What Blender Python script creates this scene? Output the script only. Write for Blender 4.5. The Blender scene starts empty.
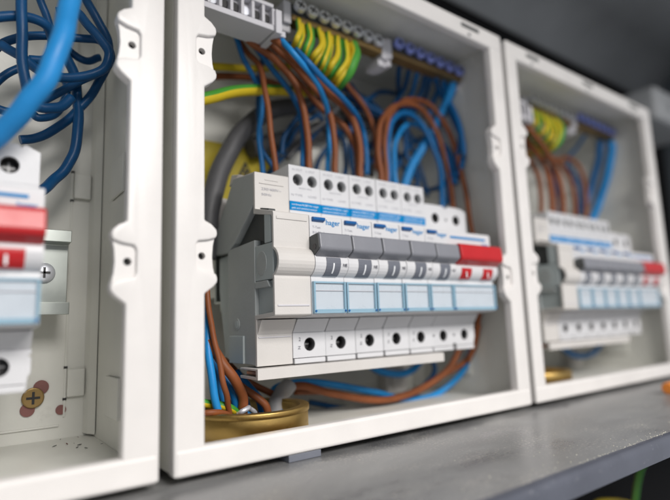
import bpy, bmesh, math, random
from mathutils import Vector, Matrix
random.seed(7)
S = 0.001                      # all shapes are written in millimetres
col = bpy.context.scene.collection
sc = bpy.context.scene

# ------------------------------------------------------------------ materials
def mat(name, color, rough=.5, metal=0., var=.06, vscale=60., bump=.0, bscale=400., spec=.5, trans=0., alpha=1., coat=0., ior=1.5, dirt=None, emis=None):
    m = bpy.data.materials.new(name); m.use_nodes = True
    nt = m.node_tree; b = nt.nodes['Principled BSDF']
    c = (*color, 1)
    b.inputs['Roughness'].default_value = rough
    b.inputs['Metallic'].default_value = metal
    b.inputs['Specular IOR Level'].default_value = spec
    b.inputs['Transmission Weight'].default_value = trans
    b.inputs['Coat Weight'].default_value = coat
    b.inputs['IOR'].default_value = ior
    b.inputs['Alpha'].default_value = alpha
    tc = nt.nodes.new('ShaderNodeTexCoord')
    n = nt.nodes.new('ShaderNodeTexNoise'); n.inputs['Scale'].default_value = vscale; n.inputs['Detail'].default_value = 6
    nt.links.new(tc.outputs['Object'], n.inputs['Vector'])
    mr = nt.nodes.new('ShaderNodeMapRange'); mr.inputs[1].default_value = .3; mr.inputs[2].default_value = .7
    mr.inputs[3].default_value = 1 - var; mr.inputs[4].default_value = 1 + var
    nt.links.new(n.outputs['Fac'], mr.inputs[0])
    hs = nt.nodes.new('ShaderNodeHueSaturation'); hs.inputs['Color'].default_value = c
    nt.links.new(mr.outputs[0], hs.inputs['Value'])
    out = hs.outputs['Color']
    if dirt:
        dc, ds, dt, da = dirt           # colour, scale, threshold, amount
        n2 = nt.nodes.new('ShaderNodeTexNoise'); n2.inputs['Scale'].default_value = ds; n2.inputs['Detail'].default_value = 8; n2.inputs['Roughness'].default_value = .7
        nt.links.new(tc.outputs['Object'], n2.inputs['Vector'])
        m2 = nt.nodes.new('ShaderNodeMapRange'); m2.inputs[1].default_value = dt; m2.inputs[2].default_value = dt + .12; m2.inputs[4].default_value = da
        nt.links.new(n2.outputs['Fac'], m2.inputs[0])
        mx = nt.nodes.new('ShaderNodeMix'); mx.data_type = 'RGBA'; mx.inputs['B'].default_value = (*dc, 1)
        nt.links.new(m2.outputs[0], mx.inputs['Factor']); nt.links.new(out, mx.inputs['A']); out = mx.outputs['Result']
    nt.links.new(out, b.inputs['Base Color'])
    r2 = nt.nodes.new('ShaderNodeMapRange'); r2.inputs[1].default_value = .3; r2.inputs[2].default_value = .7
    r2.inputs[3].default_value = max(0, rough - .07); r2.inputs[4].default_value = min(1, rough + .07)
    nt.links.new(n.outputs['Fac'], r2.inputs[0]); nt.links.new(r2.outputs[0], b.inputs['Roughness'])
    if bump:
        n3 = nt.nodes.new('ShaderNodeTexNoise'); n3.inputs['Scale'].default_value = bscale; n3.inputs['Detail'].default_value = 4
        nt.links.new(tc.outputs['Object'], n3.inputs['Vector'])
        bp = nt.nodes.new('ShaderNodeBump'); bp.inputs['Strength'].default_value = bump; bp.inputs['Distance'].default_value = .0004
        nt.links.new(n3.outputs['Fac'], bp.inputs['Height']); nt.links.new(bp.outputs['Normal'], b.inputs['Normal'])
    return m

M = dict(
    frame = mat('frame_plastic', (.73,.705,.685), .38, var=.03, bump=.08, bscale=900, dirt=((.45,.41,.36), 90, .66, .25)),
    shell = mat('shell_plastic', (.70,.695,.645), .45, var=.04, bump=.08, bscale=900, dirt=((.36,.33,.29), 40, .62, .35)),
    cream = mat('cream_plastic', (.60,.575,.55), .42, var=.03, bump=.12, bscale=1500, dirt=((.4,.36,.3), 120, .66, .3)),
    white = mat('device_plastic', (.63,.63,.645), .42, var=.03, bump=.12, bscale=1500, dirt=((.45,.42,.38), 120, .67, .3)),
    gside = mat('grey_side_plastic', (.40,.425,.425), .5, var=.07, bump=.2, bscale=900),
    gside2 = mat('grey_blue_plastic', (.44,.49,.495), .5, var=.05, bump=.1, bscale=900),
    gdark = mat('dark_plastic_and_shade', (.06,.065,.065), .6),  # near-black; also stands in for shade in toggle gaps and side recesses
    tog = mat('toggle_plastic', (.205,.21,.235), .38, var=.05, bump=.15, bscale=1200),
    flag = mat('flag_plastic', (.14,.15,.18), .42),
    red = mat('red_plastic', (.47,.010,.014), .33, var=.05, bump=.08, bscale=1200),
    blue = mat('blue_ink', (.0,.21,.50), .7, spec=.12, var=.05),
    dblue = mat('blue_button', (.003,.10,.32), .35),
    ink = mat('dark_ink', (.08,.08,.1), .6),
    lightink = mat('faded_ink', (.36,.36,.40), .6),
    whiteink = mat('white_ink', (.8,.82,.84), .5),
    hole = mat('screw_well', (.30,.30,.30), .4, metal=.4),
    well_shade = mat('well_shade_liner', (.27,.275,.28), .5),
    black = mat('black_screw', (.018,.017,.018), .4, metal=.0),
    steel = mat('steel_screw', (.8,.82,.88), .36, metal=.6, var=.1),
    bsteel = mat('blue_glint_screw', (.36,.44,1.), .3, metal=.4, var=.1),  # blue glint on the screws is put into their base colour
    brass = mat('brass', (.52,.35,.12), .42, metal=1., var=.12, bump=.15, bscale=500, dirt=((.25,.15,.05), 80, .58, .5)),
    dbrass = mat('dull_brass', (.30,.20,.08), .45, metal=.8, var=.15),
    copper = mat('copper', (.55,.22,.10), .35, metal=.9, var=.2),
    zinc = mat('zinc_rail', (.45,.48,.45), .33, metal=.8, var=.08),
    paper = mat('label_paper', (.50,.55,.60), .3, var=.03, vscale=120),
    clear = mat('clear_blue_plastic', (.30,.50,.63), .18, var=.03, alpha=.72, coat=.3),
    bwire = mat('blue_pvc', (.007,.130,.35), .42, spec=.3, var=.12, vscale=90, bump=.12, bscale=600, dirt=((.05,.08,.14), 160, .6, .3)),
    lbwire = mat('light_blue_pvc', (.018,.24,.58), .40, spec=.3, var=.08, vscale=90, bump=.12, bscale=600),
    dbwire = mat('dark_blue_pvc', (.004,.062,.175), .38, spec=.3, var=.1, vscale=90, bump=.1, bscale=600),
    brown = mat('brown_pvc', (.215,.066,.022), .5, spec=.3, var=.15, vscale=110, bump=.15, bscale=600, dirt=((.10,.05,.03), 160, .6, .4)),
    yel = mat('yellow_pvc', (.62,.46,.02), .45, spec=.3, var=.08),
    grn = mat('green_pvc', (.06,.28,.035), .45, spec=.3, var=.08),
    gcab = mat('grey_sheath', (.075,.075,.08), .55, var=.1, bump=.2, bscale=500),
    silic = mat('grey_putty', (.32,.32,.33), .6, var=.1, bump=.4, bscale=300),
    yellab = mat('yellow_label', (.55,.43,.02), .5, var=.06),
    rail = mat('terminal_grey', (.58,.57,.60), .45, var=.04),
    fibre = mat('red_brown_fibre', (.22,.095,.085), .7, var=.2),
    orange = mat('orange_plastic', (.7,.22,.03), .4),
)
def ledge_mat():
    m = bpy.data.materials.new('ledge_metal'); m.use_nodes = True
    nt = m.node_tree; b = nt.nodes['Principled BSDF']; L = nt.links.new
    tc = nt.nodes.new('ShaderNodeTexCoord')
    mp = nt.nodes.new('ShaderNodeMapping'); mp.inputs['Scale'].default_value = (1, 2.2, 1); L(tc.outputs['Object'], mp.inputs['Vector'])
    n1 = nt.nodes.new('ShaderNodeTexNoise'); n1.inputs['Scale'].default_value = 14; n1.inputs['Detail'].default_value = 9; n1.inputs['Roughness'].default_value = .65; n1.inputs['Distortion'].default_value = .8
    L(mp.outputs[0], n1.inputs['Vector'])
    r1 = nt.nodes.new('ShaderNodeValToRGB'); r1.color_ramp.elements[0].position = .30; r1.color_ramp.elements[1].position = .78
    r1.color_ramp.elements[0].color = (.14,.142,.15,1); r1.color_ramp.elements[1].color = (.42,.42,.415,1)
    L(n1.outputs['Fac'], r1.inputs[0])
    # pale dust, thicker in places, with specks
    n2 = nt.nodes.new('ShaderNodeTexNoise'); n2.inputs['Scale'].default_value = 900; n2.inputs['Detail'].default_value = 2; L(tc.outputs['Object'], n2.inputs['Vector'])
    n3 = nt.nodes.new('ShaderNodeTexNoise'); n3.inputs['Scale'].default_value = 28; n3.inputs['Detail'].default_value = 6; L(mp.outputs[0], n3.inputs['Vector'])
    ma = nt.nodes.new('ShaderNodeMath'); ma.operation = 'MULTIPLY_ADD'; ma.inputs[1].default_value = .55
    L(n3.outputs['Fac'], ma.inputs[0]); L(n2.outputs['Fac'], ma.inputs[2])
    mr = nt.nodes.new('ShaderNodeMapRange'); mr.inputs[1].default_value = .86; mr.inputs[2].default_value = 1.02; mr.inputs[4].default_value = .6
    L(ma.outputs[0], mr.inputs[0])
    mx = nt.nodes.new('ShaderNodeMix'); mx.data_type = 'RGBA'; mx.inputs['B'].default_value = (.55,.52,.47,1)
    L(mr.outputs[0], mx.inputs['Factor']); L(r1.outputs[0], mx.inputs['A'])
    L(mx.outputs['Result'], b.inputs['Base Color'])
    b.inputs['Metallic'].default_value = .35; b.inputs['Specular IOR Level'].default_value = .6
    rr = nt.nodes.new('ShaderNodeMapRange'); rr.inputs[1].default_value = .35; rr.inputs[2].default_value = .7; rr.inputs[3].default_value = .24; rr.inputs[4].default_value = .50
    L(n1.outputs['Fac'], rr.inputs[0]); L(rr.outputs[0], b.inputs['Roughness'])
    bp = nt.nodes.new('ShaderNodeBump'); bp.inputs['Strength'].default_value = .25; bp.inputs['Distance'].default_value = .0006
    L(n3.outputs['Fac'], bp.inputs['Height']); L(bp.outputs['Normal'], b.inputs['Normal'])
    return m
M['ledge'] = ledge_mat()
M['dustm'] = mat('dust', (.5,.49,.42), .8)
M['edge'] = mat('ledge_edge_dark_reflection', (.095,.102,.128), .36, metal=.3, var=.12, vscale=40, bump=.1, bscale=300, dirt=((.3,.3,.32), 220, .6, .5))  # dark blue-grey puts the dark room's reflection into the lip colour
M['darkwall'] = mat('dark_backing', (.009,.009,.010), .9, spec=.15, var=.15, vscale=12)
M['endwall'] = mat('end_panel', (.11,.125,.14), .5, var=.12, vscale=12)
M['overhead'] = mat('overhead_metal', (.36,.37,.38), .5, metal=.1, var=.15, vscale=9)
M['fitting'] = mat('fitting_plastic', (.42,.43,.44), .5)

# ------------------------------------------------------------------ mesh helpers
def catmull(pts, n=8):
    if len(pts) < 3: return [Vector(p) for p in pts]
    P = [Vector(p) for p in pts]; P = [2*P[0]-P[1]] + P + [2*P[-1]-P[-2]]
    out = []
    for i in range(1, len(P)-2):
        a, b, c, d = P[i-1], P[i], P[i+1], P[i+2]
        for k in range(n):
            t = k/n
            out.append(.5*((2*b) + (c-a)*t + (2*a-5*b+4*c-d)*t*t + (3*b-a-3*c+d)*t**3))
    out.append(P[-2]); return out

class MB:
    def __init__(s, bevel=0.): s.bm = bmesh.new(); s.mats = []; s.bv = bevel
    def _mi(s, m):
        if m not in s.mats: s.mats.append(m)
        return s.mats.index(m)
    def _merge(s, b, m, smooth=False, bevel=None, segs=2, only=None):
        bv = s.bv if bevel is None else bevel
        b.normal_update()
        if bv:
            bmesh.ops.remove_doubles(b, verts=b.verts, dist=1e-4)
            es = [e for e in b.edges if len(e.link_faces) == 2 and e.calc_face_angle(0) > .35 and (only is None or only(e))]
            if es: bmesh.ops.bevel(b, geom=es, offset=bv, segments=segs, profile=.5, affect='EDGES', clamp_overlap=True)
        bmesh.ops.recalc_face_normals(b, faces=b.faces); b.normal_update()
        ng = [f for f in b.faces if len(f.verts) > 4]
        if ng: bmesh.ops.triangulate(b, faces=ng, quad_method='BEAUTY', ngon_method='EAR_CLIP')
        mi = s._mi(m); mp = {}
        for v in b.verts: mp[v] = s.bm.verts.new(v.co)
        for f in b.faces:
            try: nf = s.bm.faces.new([mp[v] for v in f.verts])
            except ValueError: continue
            nf.material_index = mi; nf.smooth = smooth
        b.free()
    def box(s, x0,x1,y0,y1,z0,z1, m, bevel=None, segs=2):
        b = bmesh.new(); bmesh.ops.create_cube(b, size=1)
        for v in b.verts: v.co = Vector(((x0+x1)/2+v.co.x*(x1-x0), (y0+y1)/2+v.co.y*(y1-y0), (z0+z1)/2+v.co.z*(z1-z0)))
        s._merge(b, m, False, bevel, segs); return s
    def prism(s, prof, axis, a0, a1, m, holes=(), bevel=None, smooth=False, segs=2, only=None):
        # prof: 2D outline; axis 'x' -> (y,z), 'y' -> (x,z), 'z' -> (x,y); holes: list of (cx, cy, r)
        def to(p, a): return {'x': (a,p[0],p[1]), 'y': (p[0],a,p[1]), 'z': (p[0],p[1],a)}[axis]
        b = bmesh.new(); edges = []
        def loop(pts):
            vs = [b.verts.new(to(p, a0)) for p in pts]
            for i in range(len(vs)): edges.append(b.edges.new((vs[i], vs[(i+1)%len(vs)])))
            return vs
        vs = loop(prof)
        if holes:
            for h in holes:
                n = 28; loop([(h[0]+h[2]*math.cos(2*math.pi*i/n), h[1]+h[2]*math.sin(2*math.pi*i/n)) for i in range(n)])
            bmesh.ops.triangle_fill(b, use_beauty=True, use_dissolve=False, edges=edges)
        else: b.faces.new(vs)
        r = bmesh.ops.extrude_face_region(b, geom=list(b.faces), use_keep_orig=True)
        d = Vector(to((0,0), a1)) - Vector(to((0,0), a0))
        for v in r['geom']:
            if isinstance(v, bmesh.types.BMVert): v.co += d
        s._merge(b, m, smooth, 0 if holes and bevel is None else bevel, segs, only); return s
    def cyl(s, c, axis, r, h, m, seg=24, r2=None, bevel=0, smooth=True):
        b = bmesh.new(); bmesh.ops.create_cone(b, cap_ends=True, segments=seg, radius1=r, radius2=r if r2 is None else r2, depth=h)
        q = Vector((0,0,1)).rotation_difference(Vector(axis)).to_matrix().to_4x4()
        bmesh.ops.transform(b, matrix=Matrix.Translation(c) @ q, verts=b.verts)
        s._merge(b, m, False, bevel); 
        return s
    def ring(s, c, r0, r1, z0, z1, m, seg=64, bevel=.6):
        b = bmesh.new(); prof = [(r0,z0),(r1,z0),(r1,z1),(r0,z1)]; rings = []
        if bevel: prof = [(r0,z0),(r1,z0),(r1,z1-bevel),(r1-bevel*.3,z1-bevel*.3),(r1-bevel,z1),(r0+bevel,z1),(r0+bevel*.3,z1-bevel*.3),(r0,z1-bevel)]
        for i in range(seg):
            a = 2*math.pi*i/seg; rings.append([b.verts.new((c[0]+p[0]*math.cos(a), c[1]+p[0]*math.sin(a), p[1])) for p in prof])
        k = len(prof)
        for i in range(seg):
            for j in range(k): b.faces.new((rings[i][j], rings[(i+1)%seg][j], rings[(i+1)%seg][(j+1)%k], rings[i][(j+1)%k]))
        s._merge(b, m, True, 0); return s
    def tube(s, pts, r, m, seg=14, m2=None, twist=.0, share=.4, n=8, wob=0., r_end=None):
        P = catmull(pts, n)
        if wob:
            for i, p in enumerate(P): P[i] = p + Vector((math.sin(i*.7+r), math.cos(i*.53), math.sin(i*.41+2)))*wob
        mi, mi2 = s._mi(m), s._mi(m2 or m)
        T = [(P[min(i+1,len(P)-1)]-P[max(i-1,0)]).normalized() for i in range(len(P))]
        u = T[0].orthogonal().normalized(); rings = []
        for i, p in enumerate(P):
            u = (u - T[i]*u.dot(T[i])).normalized(); v = T[i].cross(u); a0 = twist*i
            rr = r if r_end is None else r + (r_end-r)*i/(len(P)-1)
            rings.append([s.bm.verts.new(p + (u*math.cos(a0+2*math.pi*k/seg) + v*math.sin(a0+2*math.pi*k/seg))*rr) for k in range(seg)])
        for i in range(len(P)-1):
            for k in range(seg):
                f = s.bm.faces.new((rings[i][k], rings[i][(k+1)%seg], rings[i+1][(k+1)%seg], rings[i+1][k]))
                f.smooth = True; f.material_index = mi2 if k/seg < share else mi
        for rg in (rings[0], rings[-1]):
            f = s.bm.faces.new(rg); f.material_index = mi
        return s
    def dome(s, c, axis, r, h, m, seg=20):
        b = bmesh.new(); bmesh.ops.create_uvsphere(b, u_segments=seg, v_segments=10, radius=1)
        q = Vector((0,0,1)).rotation_difference(Vector(axis)).to_matrix().to_4x4()
        bmesh.ops.transform(b, matrix=Matrix.Translation(c) @ q @ Matrix.Diagonal((r,r,h,1)), verts=b.verts)
        s._merge(b, m, True, 0); return s
    def build(s, name, parent=None, origin=None):
        o0 = Vector(origin) if origin else (ORG[parent.name] if parent else Vector((0,0,0)))
        for v in s.bm.verts: v.co = (v.co - o0)*S
        bmesh.ops.recalc_face_normals(s.bm, faces=s.bm.faces)
        me = bpy.data.meshes.new(name); s.bm.to_mesh(me); s.bm.free()
        for m in s.mats: me.materials.append(m)
        o = bpy.data.objects.new(name, me); col.objects.link(o)
        if parent: o.parent = parent; ORG[o.name] = o0
        else: o.location = o0*S; ORG[o.name] = o0
        return o
ORG = {}
def text_into(mb, s, x, y, z, h, m, bold=.0, rotz=0., width=None, shear=0.):
    """flat lettering on a plane facing -Y; x,z = lower left corner"""
    cu = bpy.data.curves.new('t','FONT'); cu.body = s; cu.size = 1; cu.extrude = 0; cu.offset = bold; cu.shear = shear; cu.resolution_u = 3
    ob = bpy.data.objects.new('t', cu); col.objects.link(ob)
    me = bpy.data.meshes.new_from_object(ob.evaluated_get(bpy.context.evaluated_depsgraph_get()))
    xs = [v.co.x for v in me.vertices]; sx = h
    if width: sx = width/(max(xs)-min(xs))
    ca, sa = math.cos(rotz), math.sin(rotz); mi = mb._mi(m); vs = []
    for v in me.vertices:
        a, b = v.co.x*sx, v.co.y*h
        vs.append(mb.bm.verts.new((x + a*ca - b*sa, y, z + a*sa + b*ca)))
    for p in me.polygons:
        try: f = mb.bm.faces.new([vs[i] for i in p.vertices]); f.material_index = mi
        except ValueError: pass
    bpy.data.objects.remove(ob); bpy.data.curves.remove(cu); bpy.data.meshes.remove(me)
def tag(o, label=None, cat=None, group=None, kind=None):
    if label: o['label'] = label
    if cat: o['category'] = cat
    if group: o['group'] = group
    if kind: o['kind'] = kind
    return o
def thing(name, org, label, cat, group=None):
    o = bpy.data.objects.new(name, None); col.objects.link(o); o.empty_display_size = .01
    o.location = Vector(org)*S; ORG[o.name] = Vector(org); return tag(o, label, cat, group)
def copy_tree(o, parent=None):
    c = o.copy(); col.objects.link(c); c.parent = parent
    for ch in list(o.children): copy_tree(ch, c)
    return c
def dup(o, dx, label=None, group=None, dz=0, dy=0):
    c = copy_tree(o); c.location = o.location + Vector((dx,dy,dz))*S
    if label: c['label'] = label
    if group: c['group'] = group
    return c

# ------------------------------------------------------------------ distribution boxes
XL, XR, ZT, ZB, OFF = -58.7, 143.5, 146.6, -73.5, 207.0
BACK = 87.
def side_bar(parent, x_out, x_in, sgn, lugs):
    """vertical bar of the front frame with its screw lugs; sgn=+1 when the opening is at larger x"""
    pr = [(x_out, ZB), (x_in, ZB)]
    for z0, z1 in lugs:
        d = (z1 - z0)
        pk = x_in + sgn*4.9
        pr += [(x_in, z0), (pk - sgn*1.6, z0 + d*.09), (pk-sgn*.2, z0 + d*.15), (pk, z0 + d*.20), (pk-sgn*.5, z0 + d*.265),
               (x_in + sgn*1.5, z0 + d*.30), (x_in - sgn*2.4, z0 + d*.32), (x_in - sgn*3.2, z0 + d*.37), (x_in - sgn*3.2, z0 + d*.66), (x_in - sgn*2.4, z0 + d*.71),
               (x_in + sgn*1.5, z0 + d*.73), (pk-sgn*.5, z0 + d*.765), (pk, z0 + d*.82), (pk - sgn*.3, z0 + d*.88), (pk-sgn*2.2, z0 + d*.95), (x_in, z1)]
    pr += [(x_in, ZT), (x_out, ZT)]
    mb = MB()
    mb.prism(pr, 'y', 0, 5.2, M['frame'], bevel=1.2, segs=4, smooth=True)
    fb = mb.build('frame_bar', parent)
    for z0, z1 in lugs:                     # recessed plate with its screw hole
        d = z1 - z0; zc = z0 + d*.51
        pts = [(x_in - sgn*4.4, z0 + d*.22), (x_in + sgn*4.5, z0 + d*.22), (x_in + sgn*3.6, zc - 4), (x_in + sgn*3.3, zc), (x_in + sgn*3.6, zc + 4), (x_in + sgn*4.5, z0 + d*.82), (x_in - sgn*4.4, z0 + d*.82)]
        lg = MB(); lg.prism(pts, 'y', 1.5, 4.9, M['frame'], holes=[(x_in - sgn*.6, zc, 1.35)])
        lg.build('screw_lug', parent)
        lh = MB(); lh.cyl((x_in - sgn*.6, 4.3, zc), (0,1,0), 1.3, .6, M['black']); lh.build('screw_hole', parent)

def make_box(label):
    t = thing('distribution_box', ((XL+XR)/2, BACK, ZB), label, 'distribution box')
    x0, x1, z0, z1, w = XL+.1, XR-.1, ZB+.6, ZT-.6, 2.4
    MB(.4).box(x0-0, x1, BACK, BACK+2.4, z0, z1, M['shell']).build('back_wall', t)
    MB(.3).box(x0, x0+w, 5.3, BACK-.01, z0, z1, M['shell']).build('side_wall', t)
    MB(.3).box(x1-w, x1, 5.3, BACK-.01, z0, z1, M['shell']).build('side_wall', t)
    MB(.3).box(x0+w+.02, x1-w-.02, 5.3, BACK-.01, z0, z0+w, M['shell']).build('floor_panel', t)
    MB(.3).box(x0+w+.02, x1-w-.02, 5.3, BACK-.01, z1-w, z1, M['shell']).build('ceiling_panel', t)
    side_bar(t, XL, XL+10.6, 1, [(-13.0, 13.6), (64.9, 93.4)])
    side_bar(t, XR, XR-11.4, -1, [(-16.6, 10.8), (60.0, 87.4)])
    b = MB(); b.box(XL+.25, XR-.25, -.35, 5.1, ZB-.3, ZB+8.8, M['frame'], bevel=1.3, segs=3); b.build('frame_bar', t)
    slots = [(-40.,-26.), (31.,45.), (103.,119.)]
    pr = [(XL+.25, ZT-10.6), (XR-.25, ZT-10.6), (XR-.25, ZT+.3), (XL+.25, ZT+.3)]
    b = MB(); b.box(XL+.25, XR-.25, -.35, 5.1, ZT-10.6, ZT+.3, M['frame'], bevel=1.3, segs=3); b.build('frame_bar', t)
    for a, c in slots:
        s = MB(.3); s.box(a+3, c+3, -.55, 1, ZT-5.2, ZT-2.6, M['gdark']); s.box((a+c)/2+.5, (a+c)/2+3, -.55, 1, ZT-9.2, ZT-7.6, M['gdark']); s.build('frame_slot', t)
    # shell ribs: seam lines and knock-out tabs at the back and on the walls
    rb = MB(.25)
    rb.box(XR-14.5, XR-13.7, BACK-1.0, BACK+.2, ZB+12, ZT-14, M['shell'])
    rb.box(XL+13.7, XL+14.5, BACK-1.0, BACK+.2, ZB+12, ZT-14, M['shell'])
    rb.box(XL+16, XR-16, BACK-1.0, BACK+.2, ZB+8.2, ZB+9, M['shell'])
    for xx in (XR-5.2,): 
        rb.prism([(xx, BACK-4.5), (XR-2.9, BACK-9), (XR-2.9, BACK+.1), (xx-1.2, BACK+.1)], 'z', ZB+4, ZT-4, M['shell'])
    rb.build('seam_rib', t)
    for zc in (43., -47.):
        k = MB(.5); k.box(XR-13.4, XR-6.4, BACK-2.6, BACK+.2, zc-6, zc+6, M['shell'])
        k.box(XR-14.8, XR-13.3, BACK-1.1, BACK+.1, zc+6.3, zc+7.4, M['black'], bevel=.2); k.box(XR-14.8, XR-13.3, BACK-1.1, BACK+.1, zc-7.4, zc-6.3, M['black'], bevel=.2)
        k.build('knockout_tab', t)
        k = MB(.4); k.box(XR-3.9, XR-2.8, 38, 58, zc-12, zc+4, M['shell']); k.build('knockout_tab', t)
    return t
boxB = make_box('middle white box with brown and blue wires and brass ring inside its floor')
boxC = dup(boxB, OFF, 'far right white box, out of focus, beside the bare grey end panel')
boxA = dup(boxB, -OFF, 'nearest white box at left edge with dark blue cable loops inside')
for b in (boxA, boxB, boxC): b['group'] = 'white distribution boxes in a row on the ledge'

# ------------------------------------------------------------------ modular devices (assembly coordinates, module starts at x)
def well(mb_list, parent, x, y, z, r, mscrew, mwell):
    s = MB(); s.cyl((x, y+5.6, z), (0,1,0), r*.93, 2.4, mscrew, seg=24, bevel=.2)
    s.box(x-r*.75, x+r*.75, y+4.1, y+4.6, z-.32, z+.32, M['black'] if mscrew is not M['black'] else M['hole'])
    s.box(x-.32, x+.32, y+4.15, y+4.65, z-r*.75, z+r*.75, M['black'] if mscrew is not M['black'] else M['hole'])
    s.build('terminal_screw', parent)
    l = MB(); n = 24; b = bmesh.new()
    rg = [[b.verts.new((x+rr*math.cos(2*math.pi*i/n), yy, z+rr*math.sin(2*math.pi*i/n))) for i in range(n)] for rr, yy in ((r*1.01, y+.25), (r*1.01, y+6.4), (r*.93, y+6.4), (r*.93, y+.25))]
    for j in range(4):
        for i in range(n): b.faces.new((rg[j][i], rg[j][(i+1)%n], rg[(j+1)%4][(i+1)%n], rg[(j+1)%4][i]))
    l._merge(b, M['black'] if mscrew is M['black'] else M['well_shade'], True, 0); l.build('terminal_well_shade', parent)  # dark liner added as shade inside the well, whose own walls are white

def nose_profile(dy=0):
    """front outline of the raised nose with the barrel bulge, (y,z), top to bottom"""
    pts = [(19.8, 24.5), (4.6, 21.2), (4.1, 20.4), (4.1, 9.0)]
    for a in range(65, -66, -13):
        pts.append((7.2 - 7.0*math.cos(math.radians(a))*1.0, .6 + 6.4*math.sin(math.radians(a))))
    pts += [(4.1, -6.4), (4.1, -20.8), (4.6, -21.3), (19.8, -22.4)]
    return [(p[0]+dy, p[1]) for p in pts]

def make_rcbo(x=0.):
    t = thing('circuit_breaker', (x+8.75, 62, -41.7), 'tmp', 'circuit breaker')
    a, b = x+.12, x+17.38; W = M['white']
    body = MB()
    prof = [(50, 47.6), (26.6, 47.9), (26.6, 24.6)] + nose_profile()[:] + [(26.6, -22.5), (26.6, -41.5), (52, -41), (61, -10), (61, 20)]
    body.prism(prof, 'x', a, b, W, bevel=.25, segs=2)
    # terminal faces are hollow blocks with round wells
    body.prism([(a, 30.9), (b, 30.9), (b, 47.9), (a, 47.9)], 'y', 19.9, 26.55, W, holes=[(x+5.0, 41.2, 2.8), (x+12.9, 41.2, 2.8)])
    body.box(a, b, 19.7, 26.5, 24.6, 30.85, W, bevel=.2)
    body.box(a, b, 21.2, 26.5, -28.4, -22.5, W, bevel=.3); body.prism([(15.6, -22.5), (22.2, -22.5), (20.0, -28.4)], 'x', a+.2, b-.2, W, bevel=.1)
    body.prism([(a, -39.2), (b, -39.2), (b, -28.45), (a, -28.45)], 'y', 19.6, 26.55, W, holes=[(x+8.75, -33.6, 2.95)])
    body.box(a+.5, b-.4, 19.2, 26.5, -41.7, -39.5, W, bevel=.35)
    body.build('body', t)
    well(None, t, x+5.0, 19.9, 41.2, 2.75, M['hole'], None); well(None, t, x+12.9, 19.9, 41.2, 2.75, M['hole'], None)
    well(None, t, x+8.75, 19.6, -33.6, 2.9, M['black'], None)
    MB().box(a+.02, b-.02, 19.45, 20.2, 26.6, 30.7, M['blue'], bevel=0).build('blue_stripe', t)
    bt = MB(.35); bt.prism([(4.3, 20.6), (2.4, 20.2), (2.6, 19.0), (4.3, 18.3)], 'x', x+1.2, x+7.5, M['dblue']); bt.build('test_button', t)
    ty = MB()
    text_into(ty, 'hager', x+8.5, 3.98, 17.6, 3.3, M['blue'], bold=.012, width=7.6)
    for i, (s_, zz) in enumerate((('T-Test', 15.6), ('B16 30mA', 13.3), ('6000', 11.3))):
        text_into(ty, s_, x+1.5, 3.98, zz, 1.5, M['lightink'], width=(4.2, 6.4, 3.4)[i])
    ty.build('lettering', t); ty = MB()
    text_into(ty, 'N OUT    L OUT', x+2.0, 19.82, 45.4, 1.4, M['lightink'], width=12.4)
    text_into(ty, 'IN/OUT 50Hz', x+5.4, 19.82, 37.0, 1.0, M['lightink'], width=7)
    text_into(ty, 'N TYPE', x+1.2, 19.82, 33.3, 1.6, M['lightink'], width=6.0); text_into(ty, 'LOAD', x+10.4, 19.82, 33.3, 1.6, M['lightink'], width=4.6)
    ty.build('terminal_lettering', t); ty = MB()
    text_into(ty, 'combined RCBO for single', x+1.0, 19.3, 28.9, 1.15, M['whiteink'], width=14.6)
    text_into(ty, 'pole and switched neutral', x+1.0, 19.3, 27.3, 1.15, M['whiteink'], width=13.6)
    ty.build('stripe_lettering', t); ty = MB()
    text_into(ty, '2', x+3.0, 19.5, -32.0, 2.2, M['ink'], bold=.01); text_into(ty, 'N', x+3.9, 19.5, -35.6, 1.9, M['ink'], rotz=math.pi/2, bold=.01)
    ty.build('terminal_lettering', t)
    tg = MB(); tg.prism([(5.2, 10.6), (4.2, 12.2), (-1.6, 12.9), (-2.6, 12.2), (-3.4, 6.2), (-2.9, 5.2), (1.6, 2.4), (4.6, 3.6)], 'x', x+.34, x+17.16, M['tog'], bevel=.55, segs=3); 
    tg.prism([(5.2, 10.0), (4.2, 11.6), (-1.0, 12.2), (-2.0, 11.6), (-2.7, 6.3), (-2.2, 5.6), (1.8, 3.0), (4.6, 4.2)], 'x', x-.1, x+17.4, M['gdark'], bevel=0)  # near-black core paints the shade in the gaps between toggles
    tg.build('toggle', t)
    if True:
        e = MB(); e.cyl((x-.05, 0.6, 7.0), (1,0,0), 1.25, .4, M['black']); e.build('pivot_hole', t)
    fl = MB()
    arc = [(7.2 - 7.25*math.cos(math.radians(k)), .6 + 6.62*math.sin(math.radians(k))) for k in range(-58, 20, 11)]
    fl.prism(arc + [(6, 1), (6, -4)], 'x', x+5.6, x+13.0, M['flag'])
    fl.build('indicator_flag', t)
    d = MB()
    arc2 = [(7.2 - 7.4*math.cos(math.radians(k)), .6 + 6.75*math.sin(math.radians(k))) for k in range(-42, 2, 8)]
    d.prism(arc2 + [(6, 1), (6, -4)], 'x', x+8.9, x+9.6, M['whiteink'])
    d.build('indicator_mark', t)
    n = MB(); text_into(n, 'NE', x+14.2, -.02, -.9, 1.7, M['ink'], width=2.2, bold=.02); n.build('indicator_lettering', t)
    return t

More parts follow.
